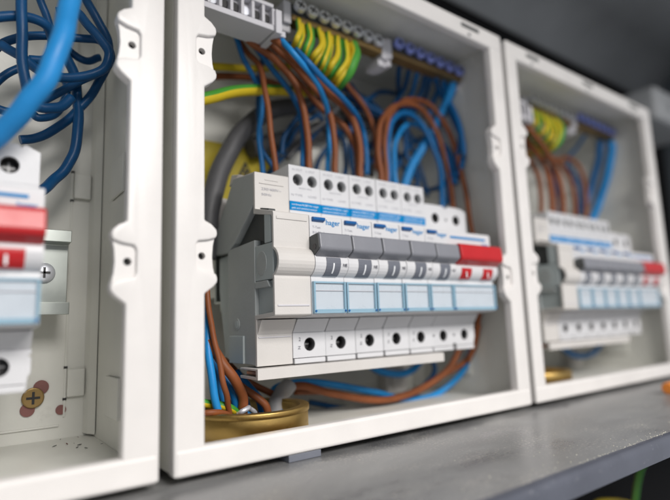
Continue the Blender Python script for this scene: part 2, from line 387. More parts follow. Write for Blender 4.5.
def label_cover(x, w, parent):
    lc = MB(); lc.box(x+1.1, x+w-.9, 3.55, 4.4, -19.4, -8.2, M['paper'], bevel=0); lc.build('label_strip', parent)
    cv = MB(.18); C = M['clear']
    cv.box(x+.35, x+1.25, 2.4, 4.3, -20.6, -7.2, C); cv.box(x+w-1.25, x+w-.35, 2.4, 4.3, -20.6, -7.2, C)
    cv.box(x+1.3, x+w-1.3, 2.5, 4.3, -20.6, -18.9, C); cv.box(x+1.3, x+w-1.3, 2.7, 4.3, -8.0, -7.2, C)
    cv.box(x+1.3, x+w-1.3, 3.0, 3.3, -11.2, -10.9, M['rail'])
    for xx in (x+1.0, x+w-1.0): cv.cyl((xx, 2.5, -19.6), (0,1,0), .45, .9, M['dblue'], seg=10)
    cv.build('label_cover', parent)

def make_switch(x=87.5):
    t = thing('main_switch', (x+17.5, 62, -41.7), 'tmp', 'main switch')
    a, b = x+.12, x+34.88; W = M['white']
    body = MB()
    prof = [(50, 37.5), (26.6, 38.9), (26.6, 24.6)] + nose_profile() + [(26.6, -22.5), (26.6, -41.5), (52, -41), (61, -10), (61, 20)]
    body.prism(prof, 'x', a, b, W, bevel=.25)
    body.prism([(a, 26), (b, 26), (b, 37.2), (b-4.4, 39.3), (b-5.6, 38.2), (b-6.4, 39.3), (x+19.6, 39.3), (x+18.6, 38.0), (x+16.4, 38.0), (x+15.4, 39.3), (a+.6, 39.3), (a, 38.4)], 'y', 19.9, 26.55, W,
               holes=[(x+8.75, 31.8, 2.9), (x+26.2, 31.8, 2.9), (x+17.5, 31.4, .9)])
    body.box(a, b, 19.7, 26.5, 24.6, 25.95, W, bevel=.2)
    body.box(a, b, 21.2, 26.5, -28.4, -22.5, W, bevel=.3); body.prism([(15.6, -22.5), (22.2, -22.5), (20.0, -28.4)], 'x', a+.2, b-.2, W, bevel=.1)
    body.prism([(a, -39.2), (x+16, -39.2), (x+16.3, -38), (x+18.7, -38), (x+19, -39.2), (b-1.2, -39.2), (b-.6, -36.5), (b, -36), (b, -31), (b-1, -30.4), (b, -29.8), (b, -28.45), (a, -28.45)], 'y', 19.6, 26.55, W, holes=[(x+8.75, -33.6, 2.95), (x+26.2, -33.6, 2.95), (x+17.5, -33.6, .9), (x+1.2, -33.4, .8)])
    body.box(a+.5, x+16, 19.2, 26.5, -41.7, -39.5, W, bevel=.35); body.box(x+19, b-1.2, 19.2, 26.5, -41.7, -39.5, W, bevel=.35)
    body.build('body', t)
    for xx in (8.75, 26.2):
        well(None, t, x+xx, 19.9, 31.8, 2.8, M['black'], None); well(None, t, x+xx, 19.6, -33.6, 2.9, M['black'], None)
    st = MB(); st.box(x+1.6, x+30.5, 3.9, 4.2, 17.4, 18.5, M['blue'], bevel=0); st.build('blue_line', t)
    ty = MB(); text_into(ty, 'hager', x+27.4, 3.98, 14.6, 2.2, M['blue'], bold=.02, width=5.6)
    ty.build('lettering', t); ty = MB()
    text_into(ty, '100A  2P  230V~', x+2.4, 3.98, 13.2, 1.6, M['lightink'], width=13)
    ty.build('lettering', t)
    tg = MB(); tg.prism([(5.2, 10.8), (4.2, 12.8), (-2.2, 13.6), (-3.4, 12.6), (-4.2, 6.4), (-3.6, 5.0), (1.6, 2.2), (4.6, 3.4)], 'x', x+.3, x+34.7, M['red'], bevel=.6, segs=3); tg.build('toggle', t)
    for xx in (4.4, 22.0):
        fl = MB(); arc = [(7.2 - 7.25*math.cos(math.radians(k)), .6 + 6.62*math.sin(math.radians(k))) for k in range(-50, 14, 8)]
        fl.prism(arc + [(6, 1), (6, -4)], 'x', x+xx, x+xx+8.0, M['red']); 
        text_into(fl, 'I', x+xx+2.7, -.35, -3.6, 4.0, M['whiteink'], bold=.04)
        fl.build('indicator_flag', t)
    label_cover(x, 35.0, t)
    return t

def make_blank(x=-17.5):
    t = thing('blank_module', (x+8.75, 62, -41.7), 'tmp', 'blanking module')
    C, G, G2 = M['cream'], M['gside'], M['gside2']; a, b = x+.1, x+17.4
    # inner body, near-black as painted recess shade, and its ribbed left side
    g = MB(.3)
    g.prism([(21, 40.6), (41, 42.6), (47, 35.5), (60, 20.5), (61.5, 10), (61.5, -8), (54, -40.6), (21, -40.9), (21, -23), (6.2, -20), (6.2, 20), (21, 24)], 'x', x+3.2, b, M['gdark'])
    g.build('core', t)
    s = MB(.3)
    s.prism([(20.9, 41.2), (41, 43.5), (47, 36), (60.5, 21), (62, 10), (47, 9.6), (40, 13), (20.9, 27.4)], 'x', x+.15, x+6, G)       # slanted top brace
    s.prism([(20.9, 11.5), (47.5, 10.5), (46.5, -40.6), (20.9, -41.2)], 'x', x+.25, x+6, G)                                               # large flat panel
    s.prism([(47.6, 9.0), (61.5, 8.5), (61.5, -8), (54.5, -40.4), (46.6, -40.6)], 'x', x+2.3, x+6, G2)                                    # set-back rear panel
    s.prism([(31, -29), (45, -29), (45, -40.9), (31, -40.9)], 'x', x-.55, x+1, G2)                                                        # low box on the panel
    s.prism([(12.2, 24), (20.8, 26.0), (20.8, 11.4), (12.2, 8.8)], 'x', x+2.6, x+6, M['gdark'])
    s.prism([(7.0, 21.2), (12.2, 22.6), (12.2, 8.8), (7.0, 8.8)], 'x', x+.3, x+6, G2)
    s.prism([(7.0, -6.6), (20.8, -6.6), (20.8, -21.8), (7.0, -20.6)], 'x', x+2.0, x+6, G2)
    s.prism([(10.5, -6.6), (20.8, -6.6), (20.8, -9.5), (8, -9.5)], 'x', x+.2, x+6, G)
    s.prism([(5.6, 8.6), (20.8, 8.6), (20.8, -6.4), (5.6, -6.4)], 'x', x+.5, x+6, G2)
    s.prism([(15.2 + 4.4*math.cos(k*.3307), .8+5.2*math.sin(k*.3307)) for k in range(19)], 'x', x+.3, x+.8, M['gside'], bevel=.2)
    s.cyl((x+.2, 38, -24), (1,0,0), 2.6, .5, G, seg=20, bevel=.15); s.cyl((x+.1, 38, -24), (1,0,0), 1.7, .6, G2, seg=16)
    s.build('side_panel', t)
    f = MB()
    outer = [(19.6, 41.5), (19.6, 26.0)] + nose_profile()[1:-1] + [(19.6, -22.4), (19.6, -41.7)]
    inner = [(21.2, -41.7), (21.2, -20.6)] + [(p[0]+1.5, p[1]*.93) for p in nose_profile()[1:-1]][::-1] + [(21.2, 23.0), (21.2, 41.5)]
    outer = [(19.6, 41.5), (19.6, 25.0)] + nose_profile()[1:-1] + [(19.6, -22.4), (19.6, -41.7)]
    f.prism(outer + inner, 'x', a, b, C, bevel=.22)
    f.prism([(19.6, 41.6), (32, 42.6), (41, 43.7), (41, 42.3), (21, 40.2)], 'x', x+.2, b, C, bevel=.1)
    f.box(x+2.2, x+14.6, 19.25, 20, 36.6, 37.0, C, bevel=.1); f.box(x+5.0, x+11.8, 19.35, 20, 38.4, 38.8, C, bevel=.1)
    f.box(x+1.4, x+16.4, 3.7, 4.6, 17.9, 19.2, C, bevel=.25)
    f.box(x+1.4, x+16.4, 3.75, 4.6, -17.6, -16.9, M['rail'], bevel=.15)
    f.prism([(15.6, -22.6), (22.2, -22.6), (19.4, -28.6)], 'x', a+.3, b-.2, C, bevel=.1)
    f.box(a+.8, b-.6, 19.2, 20, -30.1, -29.6, M['rail'], bevel=.1)
    f.build('front_shell', t)
    ty = MB(); text_into(ty, '230/400V~', x+3.2, 19.4, 33.8, 1.6, M['lightink'], width=10); ty.build('lettering', t); ty = MB(); text_into(ty, '50Hz', x+3.2, 19.4, 31.4, 1.5, M['lightink'], width=5)
    ty.build('lettering', t)
    tab = MB(.3); tab.prism([(x-.9, 39.5), (x+10, 38.5), (x+13, 33), (x+13, 14), (x+1.5, 14)], 'y', 60.2, 62.4, C); tab.prism([(36, 44.5), (43, 46.0), (46, 41), (40, 42.6)], 'x', x+.4, x+8, C); tab.build('rail_clip', t)
    return t

def rl(o, label): o['label'] = label; return o
blank = rl(make_blank(), 'cream blanking module with exposed grey ribbed side, left end of middle device row')
r0 = make_rcbo(0.); label_cover(0., 17.5, r0)
GB = 'grey-toggle circuit breakers in the middle box'
names5 = ['first grey-toggle breaker, directly beside the cream blanking module in the middle box',
          'second grey-toggle breaker from the cream blanking module in the middle box',
          'centre breaker of the five grey-toggle breakers in the middle box',
          'fourth grey-toggle breaker, one away from the red switch in middle box',
          'grey-toggle breaker touching the red main switch in the middle box']
brk = [rl(r0, names5[0])] + [dup(r0, 17.5*k, names5[k]) for k in range(1, 5)]
for b in brk:
    b['group'] = GB; b.location += Vector((0, random.uniform(-.25,.2), random.uniform(-.22,.22)))*S
sw = rl(make_switch(), 'wide main switch with red toggle ending the device row in middle box')
# comb busbar under the middle row
def make_busbar():
    t = thing('busbar', (35, 25, -46.5), 'beige comb busbar strip under the device row of the middle box', 'busbar')
    m = MB(); m.prism([(15.2, -42.3), (15.2, -46.8), (31, -46.6), (31, -45.4), (17, -45.6), (17, -43.2), (31, -43.0), (31, -42.2)], 'x', -19.5, 91, M['cream'], bevel=.2); m.build('cover', t)
    m = MB(.2); m.box(-17.5, 88, 18.5, 29, -45.1, -43.7, M['copper']); m.build('copper_bar', t)
    return t
bus = make_busbar()
def make_rail(x0, x1, label):
    t = thing('mounting_rail', ((x0+x1)/2, 75, 0), label, 'mounting rail')
    m = MB(.25)
    m.prism([(62.3, 17.5), (62.3, 12.5), (69.2, 12.2), (69.2, -12.2), (62.3, -12.5), (62.3, -17.5), (63.4, -17.5), (63.4, -13.6), (70.4, -13.3), (70.4, 13.3), (63.4, 13.6), (63.4, 17.5)], 'x', x0, x1, M['zinc']); m.build('rail_profile', t)
    m = MB(.3)
    for xx in (x0+9, x1-9): m.box(xx-8, xx+8, 70.6, BACK-.1, -10, 10, M['shell']); 
    m.build('rail_post', t)
    for xx in (x0+9, x1-9):
        s = MB(); s.dome((xx, 69.0, 0), (0,-1,0), 4.4, 2.2, M['steel']); s.box(xx-2.2, xx+2.2, 66.6, 67.2, -.45, .45, M['black']); s.box(xx-.45, xx+.45, 66.6, 67.2, -2.2, 2.2, M['black']); s.build('screw', t)
    return t
railB = make_rail(-14, 134, 'zinc mounting rail behind the device row in middle box')
# devices of the right-hand box
CO = 211.
blankC = dup(blank, CO, 'blurred cream blanking module at left end of right box device row')
namesC = ['first blurred grey-toggle breaker beside cream module in the right box', 'second blurred grey-toggle breaker from the left in the right box', 'middle one of five blurred breakers in the right box',
          'fourth blurred breaker from the left in the right box', 'blurred breaker touching the red switch in the right box']
for k in range(5): dup(r0, CO+17.5*k, namesC[k], 'blurred grey-toggle circuit breakers in the right box')
dup(sw, CO, 'blurred main switch with red toggle in the right box')
dup(bus, CO, 'blurred comb busbar strip under the right box device row')
dup(railB, CO, 'zinc mounting rail behind the blurred devices in right box')
# devices of the left-hand box
AO = -221.0
dup(sw, AO, 'large blurred main switch with red toggle, cut by the left photo edge', dz=-1.5)
railA = make_rail(-185, -81, 'zinc mounting rail with a screw, right of the switch in left box')

# ------------------------------------------------------------------ things on the back of the left box
t = thing('brass_screw', (-89.8,86,-52), 'brass cross-head screw with red-brown washer low in the left box', 'screw')
c = ORG[t.name]
m = MB(); m.cyl((c.x, 85.9, c.z), (0,1,0), 4.3, 1.6, M['dbrass'], bevel=.5); m.box(c.x-2.6, c.x+2.6, 84.9, 85.3, c.z-.5, c.z+.5, M['black']); m.box(c.x-.5, c.x+.5, 84.85, 85.35, c.z-2.6, c.z+2.6, M['black']); m.build('screw_head', t)
m = MB(); m.cyl((c.x+3.0, 86.7, c.z+4.1), (0,1,0), 3.0, .8, M['fibre']); m.cyl((c.x-1.8, 86.7, c.z-4.9), (0,1,0), 2.8, .78, M['fibre']); m.build('fibre_washer', t)
m = MB(); c = Vector((-78.8,86,-58.3)); m.cyl((c.x, 86.7, c.z), (0,1,0), 2.1, .8, M['fibre']); o = m.build('fibre_plug', None, (c.x, 87, c.z)); tag(o, 'small red-brown plug in back wall, right of the brass screw', 'plug')

m = MB()
for i in range(9):
    x = random.gauss(-77, 5); y = random.uniform(50, 84); rr = random.uniform(.2, .6)
    if x > XR-OFF-4: continue
    b = bmesh.new(); bmesh.ops.create_icosphere(b, subdivisions=1, radius=rr)
    a_ = random.random()*3
    bmesh.ops.transform(b, matrix=Matrix.Translation((x, y, ZB+3.2+rr*.3)) @ Matrix.Rotation(a_, 4, 'Z') @ Matrix.Diagonal((random.uniform(1,6), .7, .4, 1)), verts=b.verts)
    m._merge(b, random.choice([M['black'], M['fibre'], M['gdark']]), False, 0)
tag(m.build('debris', None, (-76, 67, ZB+3)), 'dark crumbs and scrapings in the floor corner of left box', 'debris', kind='stuff')
# ------------------------------------------------------------------ terminal bars at the top of a box
def make_termbar(p0, p1, n, mscrew, label, strip=M['dbrass'], head=3.6):
    p0, p1 = Vector(p0), Vector(p1); c = (p0+p1)/2
    t = thing('terminal_bar', c, label, 'terminal bar')
    d = (p1-p0)/(n-1)
    m = MB(.4); m.box(p0.x-4, p1.x+4, p0.y+1.2, p0.y+9, c.z-6.6, c.z-3.4, strip); m.box(p0.x-3.6, p1.x+3.6, p0.y+2.4, p0.y+9, c.z-3.3, c.z+3.2, M['gdark']); m.build('bar', t)
    for i in range(n):
        q = p0 + d*i; s = MB()
        ax = Vector((-.12, -1, .22)).normalized(); bz = q + ax*1.5
        s.cyl(q + ax*.2, ax, head*.93, 2.8, mscrew, seg=20, bevel=.35)
        a = random.random()*3
        m_ = M['black']; tip = q + ax*1.75
        r_ = Vector((math.cos(a), 0, math.sin(a))); r_ = (r_ - ax*r_.dot(ax)).normalized(); q2 = ax.cross(r_)
        for rr in (r_, q2):
            s.tube([tip - rr*head*.6, tip + rr*head*.6], .38, m_, seg=6)
        s.build('clamp_screw', t)
    for xx in (p0.x-6.5, p1.x+6.5):
        b = MB(.6); b.box(xx-2.2, xx+2.2, p0.y+1.5, p0.y+12, c.z-9, c.z+3.0, M['rail']); b.box(xx-3.2, xx+3.2, p0.y+4, p0.y+16, c.z-12.5, c.z-8.5, M['rail']); b.build('bracket', t)
    return t
TY = 27.
earth = make_termbar((13.7,27,134.6), (66.1,27,132.8), 8, M['steel'], 'brass earth bar with steel screws above the yellow-green wires, middle box')
neut = make_termbar((82.7,27,136.1), (135.8,27,134.1), 7, M['bsteel'], 'terminal bar with bluish screws above the dark blue wires, middle box')
def make_block():
    a, b = Vector((-42.3,24,116.8)), Vector((-4.6,24,114.4)); zt = 141; zc = (a.z+b.z)/2
    t = thing('terminal_block', (zc*0+(a.x+b.x)/2, 30, zc), 'pale grey slotted terminal block at top left of the middle box', 'terminal block')
    m = MB(.3); L_ = b.x-a.x; n = 7; w = L_/n
    m.box(a.x, b.x, 22, 38, zc-2.6, zc+.2, M['rail'])
    m.box(a.x, b.x, 26, 38, zc+.3, zc+9, M['rail'])
    for i in range(n+1): m.box(a.x+i*w-.8, a.x+i*w+.8, 22.2, 26, zc+.3, zc+9, M['rail'])
    m.box(a.x, b.x, 22, 26, zc+9.1, zc+11, M['rail'])
    m.box(b.x+.3, b.x+3.6, 20.5, 38, zc-4, zc+8, M['rail']); m.box(b.x+3.8, b.x+7, 23, 30, zc-3.5, zc-.5, M['rail'])
    m.build('housing', t)
    for i in range(n):
        s = MB(); s.cyl((a.x+(i+.5)*w, 25.6, zc+4.5), (0,1,0), 2.3, 1.4, M['steel'] if i%3==1 else M['black'], bevel=.2); s.build('clamp_screw', t)
    return t
block = make_block()
earthC = dup(earth, 205, 'blurred earth bar above the yellow wires in the right box')
neutC = dup(neut, 205, 'blurred terminal bar above the bright blue wires in the right box')
blockC = dup(block, 207, 'blurred pale grey terminal block at top left of the right box')

# ------------------------------------------------------------------ wires
def wire(pts, r, m, label, cat='wire', group=None, m2=None, name='wire', twist=0., share=.4, wob=.14, seg=14, r_end=None):
    c = Vector(pts[-1]); mb = MB(); mb.tube(pts, r, m, seg=seg, m2=m2, twist=twist, share=share, wob=wob, r_end=r_end)
    o = mb.build(name, None, c); return tag(o, label, cat, group)
BR, BL, LB, DB = M['brown'], M['bwire'], M['lbwire'], M['dbwire']
GW = 'wires into the top of the middle devices'
upper = [
 # points, radius, material, label
 ([(-9.8,52,124.8),(-5.7,48,114.2),(-1,44,106.1),(0.5,40,89.2),(1.8,38,67.9),(4.2,38,50.5),(6.3,40,43.7)], 1.45, BR, 'brown wire curving down behind the cream blanking module, leftmost brown in middle box'),
 ([(-18.1,46,128.7),(-12.7,46,118.6),(-6.9,48,108.4),(1.5,50,98.4),(3.6,50,88.5),(0.5,48,71),(1.4,46,51.1),(1.3,44,44)], 1.35, BL, 'blue wire dropping beside the leftmost brown wire behind the cream module'),
 ([(-17.7,40,121.4),(-9.1,38,113.7),(2,38,109.6),(13.6,38,102.1),(20,38,90.5),(22.5,37,74.4),(22.5,36,56.4),(22.2,36,47.4)], 1.75, BR, 'brown wire entering the first grey-toggle breaker from above, middle box'),
 ([(-11.1,36,120.5),(-2.3,36,117),(11.4,36,109.3),(25.8,36,98.9),(35.8,36,89.1),(39.1,36,73),(39,36,57.5),(38.6,36,48.7)], 1.7, BR, 'brown wire entering the second grey-toggle breaker from above, middle box'),
 ([(-4.5,34,118.5),(0.8,26,109.9),(13.7,25,100.7),(32.2,29,93.3),(51.5,37,89),(57.2,37,75.6),(56.9,37,57.2),(56.4,37,48)], 1.9, BR, 'brown wire entering the centre breaker from above in middle box'),
 ([(0.7,50,123.8),(10.8,48,115.8),(24.9,46,104),(38.9,44,91.6),(51.6,42,83.2),(58.9,42,71.6),(59.5,42,57.1)], 1.7, BR, 'brown wire running just behind the centre breaker\'s brown wire in middle box'),
 ([(-12.4,42,123.1),(0.8,44,112),(13.6,44,100.2),(21.4,44,90.9),(23.4,42,76.2),(21.5,40,59),(21.2,40,49.4)], 1.45, BL, 'blue wire entering beside the first breaker\'s brown wire in middle box'),
 ([(1.1,30,117.2),(3.8,20,103.8),(16.3,22,95.9),(29.6,30,89.8),(41.9,44,80.7),(38.9,42,59.7),(38.5,42,51.3)], 1.5, LB, 'bright blue wire entering beside the second breaker\'s brown wire in middle box'),
 ([(11.6,34,117.2),(11,19,101.4),(27.2,22,93.5),(46.1,30,90.3),(67.5,46,87.8),(69.8,46,74.8),(69.6,46,59.7)], 1.5, BL, 'blue wire arching above the centre breaker between brown wires'),
 ([(8.5,58,118.5),(5.7,58,97.7),(5.5,56,77.3),(5.4,54,65.7),(11.2,50,53.7)], 1.3, DB, 'dark blue wire hanging behind the leftmost brown wire in middle box'),
 # right hand loops
 ([(72.7,38,49.2),(73.3,38,58.7),(73.9,40,76.7),(79.9,42,94),(94.1,44,106.8),(112.2,46,112.5),(126.4,46,105.4),(133.2,44,88.9),(136.7,42,68.5),(133.7,38,46.6),(132.8,38,37.4)], 1.75, BR, 'inner brown wire loop arching over to the main switch in middle box'),
 ([(78.4,40,50.4),(79.1,40,61.3),(81.7,42,85),(90.4,44,102.1),(107,46,114.6),(127.7,48,117.6),(137,41.9,102.1),(137,33.9,77.7),(137,29.7,52.3),(137,27.7,32),(137,24.4,9.1),(137,25.1,-14),(137,30,-34.9),(135.1,36,-51)], 1.6, BR, 'outer brown wire loop passing right of the main switch in middle box'),
 ([(82.6,42,50.2),(83.5,42,63.7),(85.6,44,80.1),(91.9,46,96.7),(104.8,48,106.1),(119.3,50,105.3),(129.1,48,90.1),(131.4,44,70.3),(125.7,40,47.4),(124.9,40,38.3)], 1.6, BL, 'blue wire loop nested inside the inner brown loop in middle box'),
 ([(96.1,50,56.3),(97.4,52,71.8),(102.3,54,89.6),(116,56,103.9),(131,56,102.8),(137,48.4,87.5),(137,43.1,68.8),(137,45.6,49.2)], 1.5, LB, 'bright blue wire loop behind the nested blue loop in middle box'),
 ([(110.7,60,55.3),(115.3,58,70.2),(125.7,56,86.4),(134.3,52,100.7),(136.5,44,112.5),(137,36.6,122.4),(137,32.3,133.2)], 2.9, LB, 'thick bright blue wire slanting up to the bluish screws in middle box'),
 ([(124.6,66,65.3),(133.7,62,62.7),(137,52.4,62.3),(137,41.6,66.4),(137,35.6,76.9),(137,31.2,89),(137,34,104.8),(137,42,120.3),(119.9,36,131.5)], 1.6, DB, 'dark blue wire forming the outermost right loop in middle box'),
 ([(91.7,36,131.6),(103,50,127.4),(119.3,66,118.1),(117.8,70,97.7),(122.2,70,80.7),(130.9,66,71.8)], 1.5, DB, 'dark blue wire under first bluish screw of the middle box'),
 ([(100.2,36,131.4),(108.1,50,124.7),(106.1,60,114.3),(98.2,66,100.9),(92.1,68,85.4)], 1.5, DB, 'dark blue wire under second bluish screw of the middle box'),
 ([(107.2,36,130.7),(115.3,50,123.7),(117.1,60,115.4),(127.5,66,101.9),(137,61.8,91.5)], 1.5, BL, 'blue wire under third bluish screw of the middle box'),
 ([(114.4,36,130.7),(120.6,48,122.9),(114.8,56,112),(107.5,62,108.4),(93.7,66,110.9),(71.7,66,116.5)], 1.5, DB, 'dark blue wire under fourth bluish screw, swinging left in middle box'),
 ([(136.2,36,131.8),(137,40.3,119.7),(137,36.4,105.7),(137,29.7,88.5),(137,29.3,75.1)], 1.5, DB, 'dark blue wire under the last bluish screw of the middle box'),
 ([(35.9,62,128.4),(58.7,64,120.3),(75.9,66,120.2),(90.7,66,118.4),(105.8,68,108.7),(102.6,68,87.3)], 1.6, DB, 'dark blue wire crossing high behind the brown wires in middle box'),
 ([(63.8,60,129.1),(72.5,60,115),(83.8,60,114.4),(97.9,62,124.2),(112.4,62,126.4)], 1.5, DB, 'short dark blue wire dipping below the earth bar in middle box'),
 ([(50.4,52,128.1),(61.6,52,116.1),(73.4,52,106.3),(82.1,52,91.5),(79.4,48,64.7)], 1.5, BR, 'brown wire behind the gap between centre and fourth breakers'),
 ([(72.9,62,123.2),(80.4,60,113.6),(91.6,58,107.5),(105.3,56,105.8),(120.4,56,113.3),(128.5,52,122.1),(117.8,36,128.2)], 1.5, DB, 'dark blue wire slung in a shallow curve below the two bars'),
 ([(80.2,70,112),(93.7,68,111.6),(111,66,106.3),(125,64,94.3),(131.2,62,77.8),(133,58,57.5)], 1.5, DB, 'dark blue wire running diagonally behind the brown loops in middle box'),
 ([(109.6,64,73.6),(120.8,64,89.3),(137,63.9,100.8),(137,47.9,92.9),(137,38.8,79.2),(137,35.1,64.7)], 1.5, DB, 'dark blue wire arching behind the thick slanting blue wire'),
 ([(121.3,34,129.7),(135.1,46,127.1),(135.9,54,116),(137,51.1,98.1),(137,42,81.4),(137,37,61.3)], 1.6, BL, 'blue wire under fifth bluish screw of the middle box'),
 ([(128,34,130.1),(137,40,123.8),(137,33,105.9),(137,28.9,88.2),(137,31.2,71.7),(137,42,61.1)], 1.6, BL, 'blue wire under sixth bluish screw, bowing toward the right wall'),
 ([(73.8,74,117.5),(82.7,74,99),(97.4,74,88.1),(94.5,70,68.9)], 2.2, M['black'], 'black wire standing behind the centre breaker in middle box'),
 ([(47.6,70,109.6),(57.6,70,97.7),(71.1,70,90.1),(72,68,75.3),(66.7,64,60.8)], 1.5, DB, 'dark blue wire between second and centre breakers, far back'),
]
ups = [wire(p, r, m, l, group=None) for p, r, m, l in upper]
for i in range(11):
    rd = random.Random(40+i); x0 = rd.uniform(48, 122); z0 = rd.uniform(92, 122); p = []
    dx = rd.uniform(-14, 14)
    for k in range(5):
        p.append((min(133, max(20, x0 + dx*k + rd.uniform(-3.5, 3.5))), 66 + 10*math.sin(i*1.7) + rd.uniform(-2, 2), z0 - 12*k + rd.uniform(-2.5, 2.5)))
    wire(p, 1.45, DB if i % 4 else M['gcab'], 'dark wire in the shadowy tangle against the back wall, middle box', group='tangled dark wires at the back of the middle box')
# bent yellow and green earth wires under the earth bar
e_pts = [((298,20),(299,32),(293,47),(284,58)), ((308,26),(309,40),(300,54),(290,62)), ((318,30),(319,46),(308,60),(296,66)), ((328,34),(328,52),(316,68),(302,72)), ((338,38),(337,58),(324,72),(306,78)), ((346,42),(344,62),(331,77),(312,82))]
names_e = ['first yellow-green earth wire under the earth bar, next to the grey block, middle box', 'second yellow-green earth wire from the grey block in middle box', 'third yellow-green earth wire from the grey block in middle box',
           'fourth yellow-green earth wire from the grey block in middle box', 'fifth yellow-green earth wire, beside the last one, middle box', 'sixth yellow-green earth wire, against the green one, middle box']
earths_pts = [[(13.6,29,128.5),(10.7,23,118.4),(8.7,24,111.4),(15.9,42,116.8)],
[(19.7,29,127.8),(16.5,23,116.6),(13.9,24,108.8),(20.8,42,114.2)],
[(25.9,29,127.7),(22.6,23,115.8),(19.3,24,107.2),(25.8,42,111.7)],
[(32.4,29,127.6),(28.2,23,114.9),(24.1,24,105.4),(30.3,42,109.5)],
[(38.3,29,127.2),(33.9,23,113.8),(29,24,103.5),(35.5,42,107.4)],
[(43.7,29,126.6),(39.1,23,112.6),(34.1,24,102.2),(40.8,42,105.9)],
]
earths_pts = [[(a+random.uniform(-.7,.7)*(k>0), b+random.uniform(-1,1)*(k>0), c+random.uniform(-1.2,1.2)*(k>0)) for k, (a, b, c) in enumerate(p)] for p in earths_pts]
earths = [wire(p, 1.55, M['yel'], names_e[i], m2=M['grn'], share=.5, twist=(.03,-.06,.1,-.02,.07,.0)[i], name='earth_wire', cat='earth wire', group='yellow-green earth wires under the middle earth bar') for i, p in enumerate(earths_pts)]
second_names = ['slim yellow-green earth wire tucked behind the first one, middle box', 'slim yellow-green earth wire tucked behind the second one, middle box', 'slim yellow-green earth wire tucked behind the third one, middle box', 'slim yellow-green earth wire tucked behind the fourth one, middle box', 'slim yellow-green earth wire tucked behind the fifth one, middle box', 'slim yellow-green earth wire tucked behind the sixth one, middle box']
for i, p in enumerate(earths_pts):
    q = [(a+3.1, b+1.6+.8*k, c+.6-.8*k) for k, (a, b, c) in enumerate(p)]
    earths.append(wire(q, 1.45, M['grn'] if i % 3 == 1 else M['yel'], second_names[i], m2=M['yel'] if i % 3 == 1 else M['grn'], share=.5, twist=(-.05,.08,.02,-.09,.04,.06)[i], name='earth_wire', cat='earth wire', group='yellow-green earth wires under the middle earth bar'))
earths.append(wire([(50.1,30,126.8),(46.1,24,116.3),(42.3,25,106.6),(40.9,34,102),(43.7,52,104.1)], 2.9, M['grn'], 'thick mostly green earth wire, rightmost under the earth bar in middle box', m2=M['yel'], share=.15, name='earth_wire', cat='earth wire'))
g1 = wire([(-35.8,40,77.3),(-25.8,42,83),(-10.8,46,90.9),(12.8,52,99.9),(36.1,58,107),(55.7,60,117.9)], 2.9, M['yel'], 'thick green and yellow earth cable running level behind frame in middle box', m2=M['grn'], share=.34, name='earth_cable', cat='earth cable', twist=0.0)
g2 = wire([(-27,60,105.8),(-11.4,62,110.6),(7.4,64,115.6),(31.4,66,125.2)], 2.0, M['yel'], 'thin yellow wire level above the thick green cable in middle box', m2=M['grn'], share=.2, name='earth_wire', cat='earth wire')
g3 = wire([(-25.4,64,101.5),(-6.7,66,108.5),(13.8,68,112.6),(39.3,68,111.8)], 1.8, M['brown'], 'dark brown wire level between yellow wire and green cable in middle box')
gc = wire([(54.8,72,106.9),(38.9,70,103.7),(17.3,68,94.4),(1.2,66,79.8),(-10.2,64,61.6),(-17.7,62,43.2),(-20.9,62,25.1),(-21.1,64,8)], 5.0, M['gcab'], 'thick grey sheathed cable curving down at left of the middle box', name='sheathed_cable', cat='cable', seg=20)
gc2 = wire([(12,80,75.9),(39,80,85.8),(69.4,80,99.7),(94.9,80,109.2),(132.2,80,112.6)], 6.0, M['gcab'], 'grey sheathed cable lying against the back of the middle box', name='sheathed_cable', cat='cable', seg=20)
# warning label on the back wall
t = thing('warning_label', (10.6,86.5,59.7), 'yellow warning label behind the grey cable in the middle box', 'label')
m = MB(); m.box(-14, 34, 86.3, 86.9, 41, 78, M['yellab'], bevel=.1); m.build('label_sheet', t)
m = MB(); m.prism([(4,54),(20,54),(12,70)], 'y', 85.9, 86.25, M['black']); m.prism([(7,55.6),(17,55.6),(12,66.5)], 'y', 85.6, 85.88, M['yellab']); m.prism([(11,64.4),(13.4,64.4),(12.6,61),(14,61),(11.4,56),(12,60),(10.6,60)], 'y', 85.3, 85.55, M['black']); m.build('warning_triangle', t)
m = MB(); text_into(m, 'DANGER', 21.5, 86.2, 60, 5, M['black'], bold=.03, width=11) if False else m.box(22, 32, 86.0, 86.25, 58, 60.5, M['black'], bevel=0); m.build('print_bar', t)

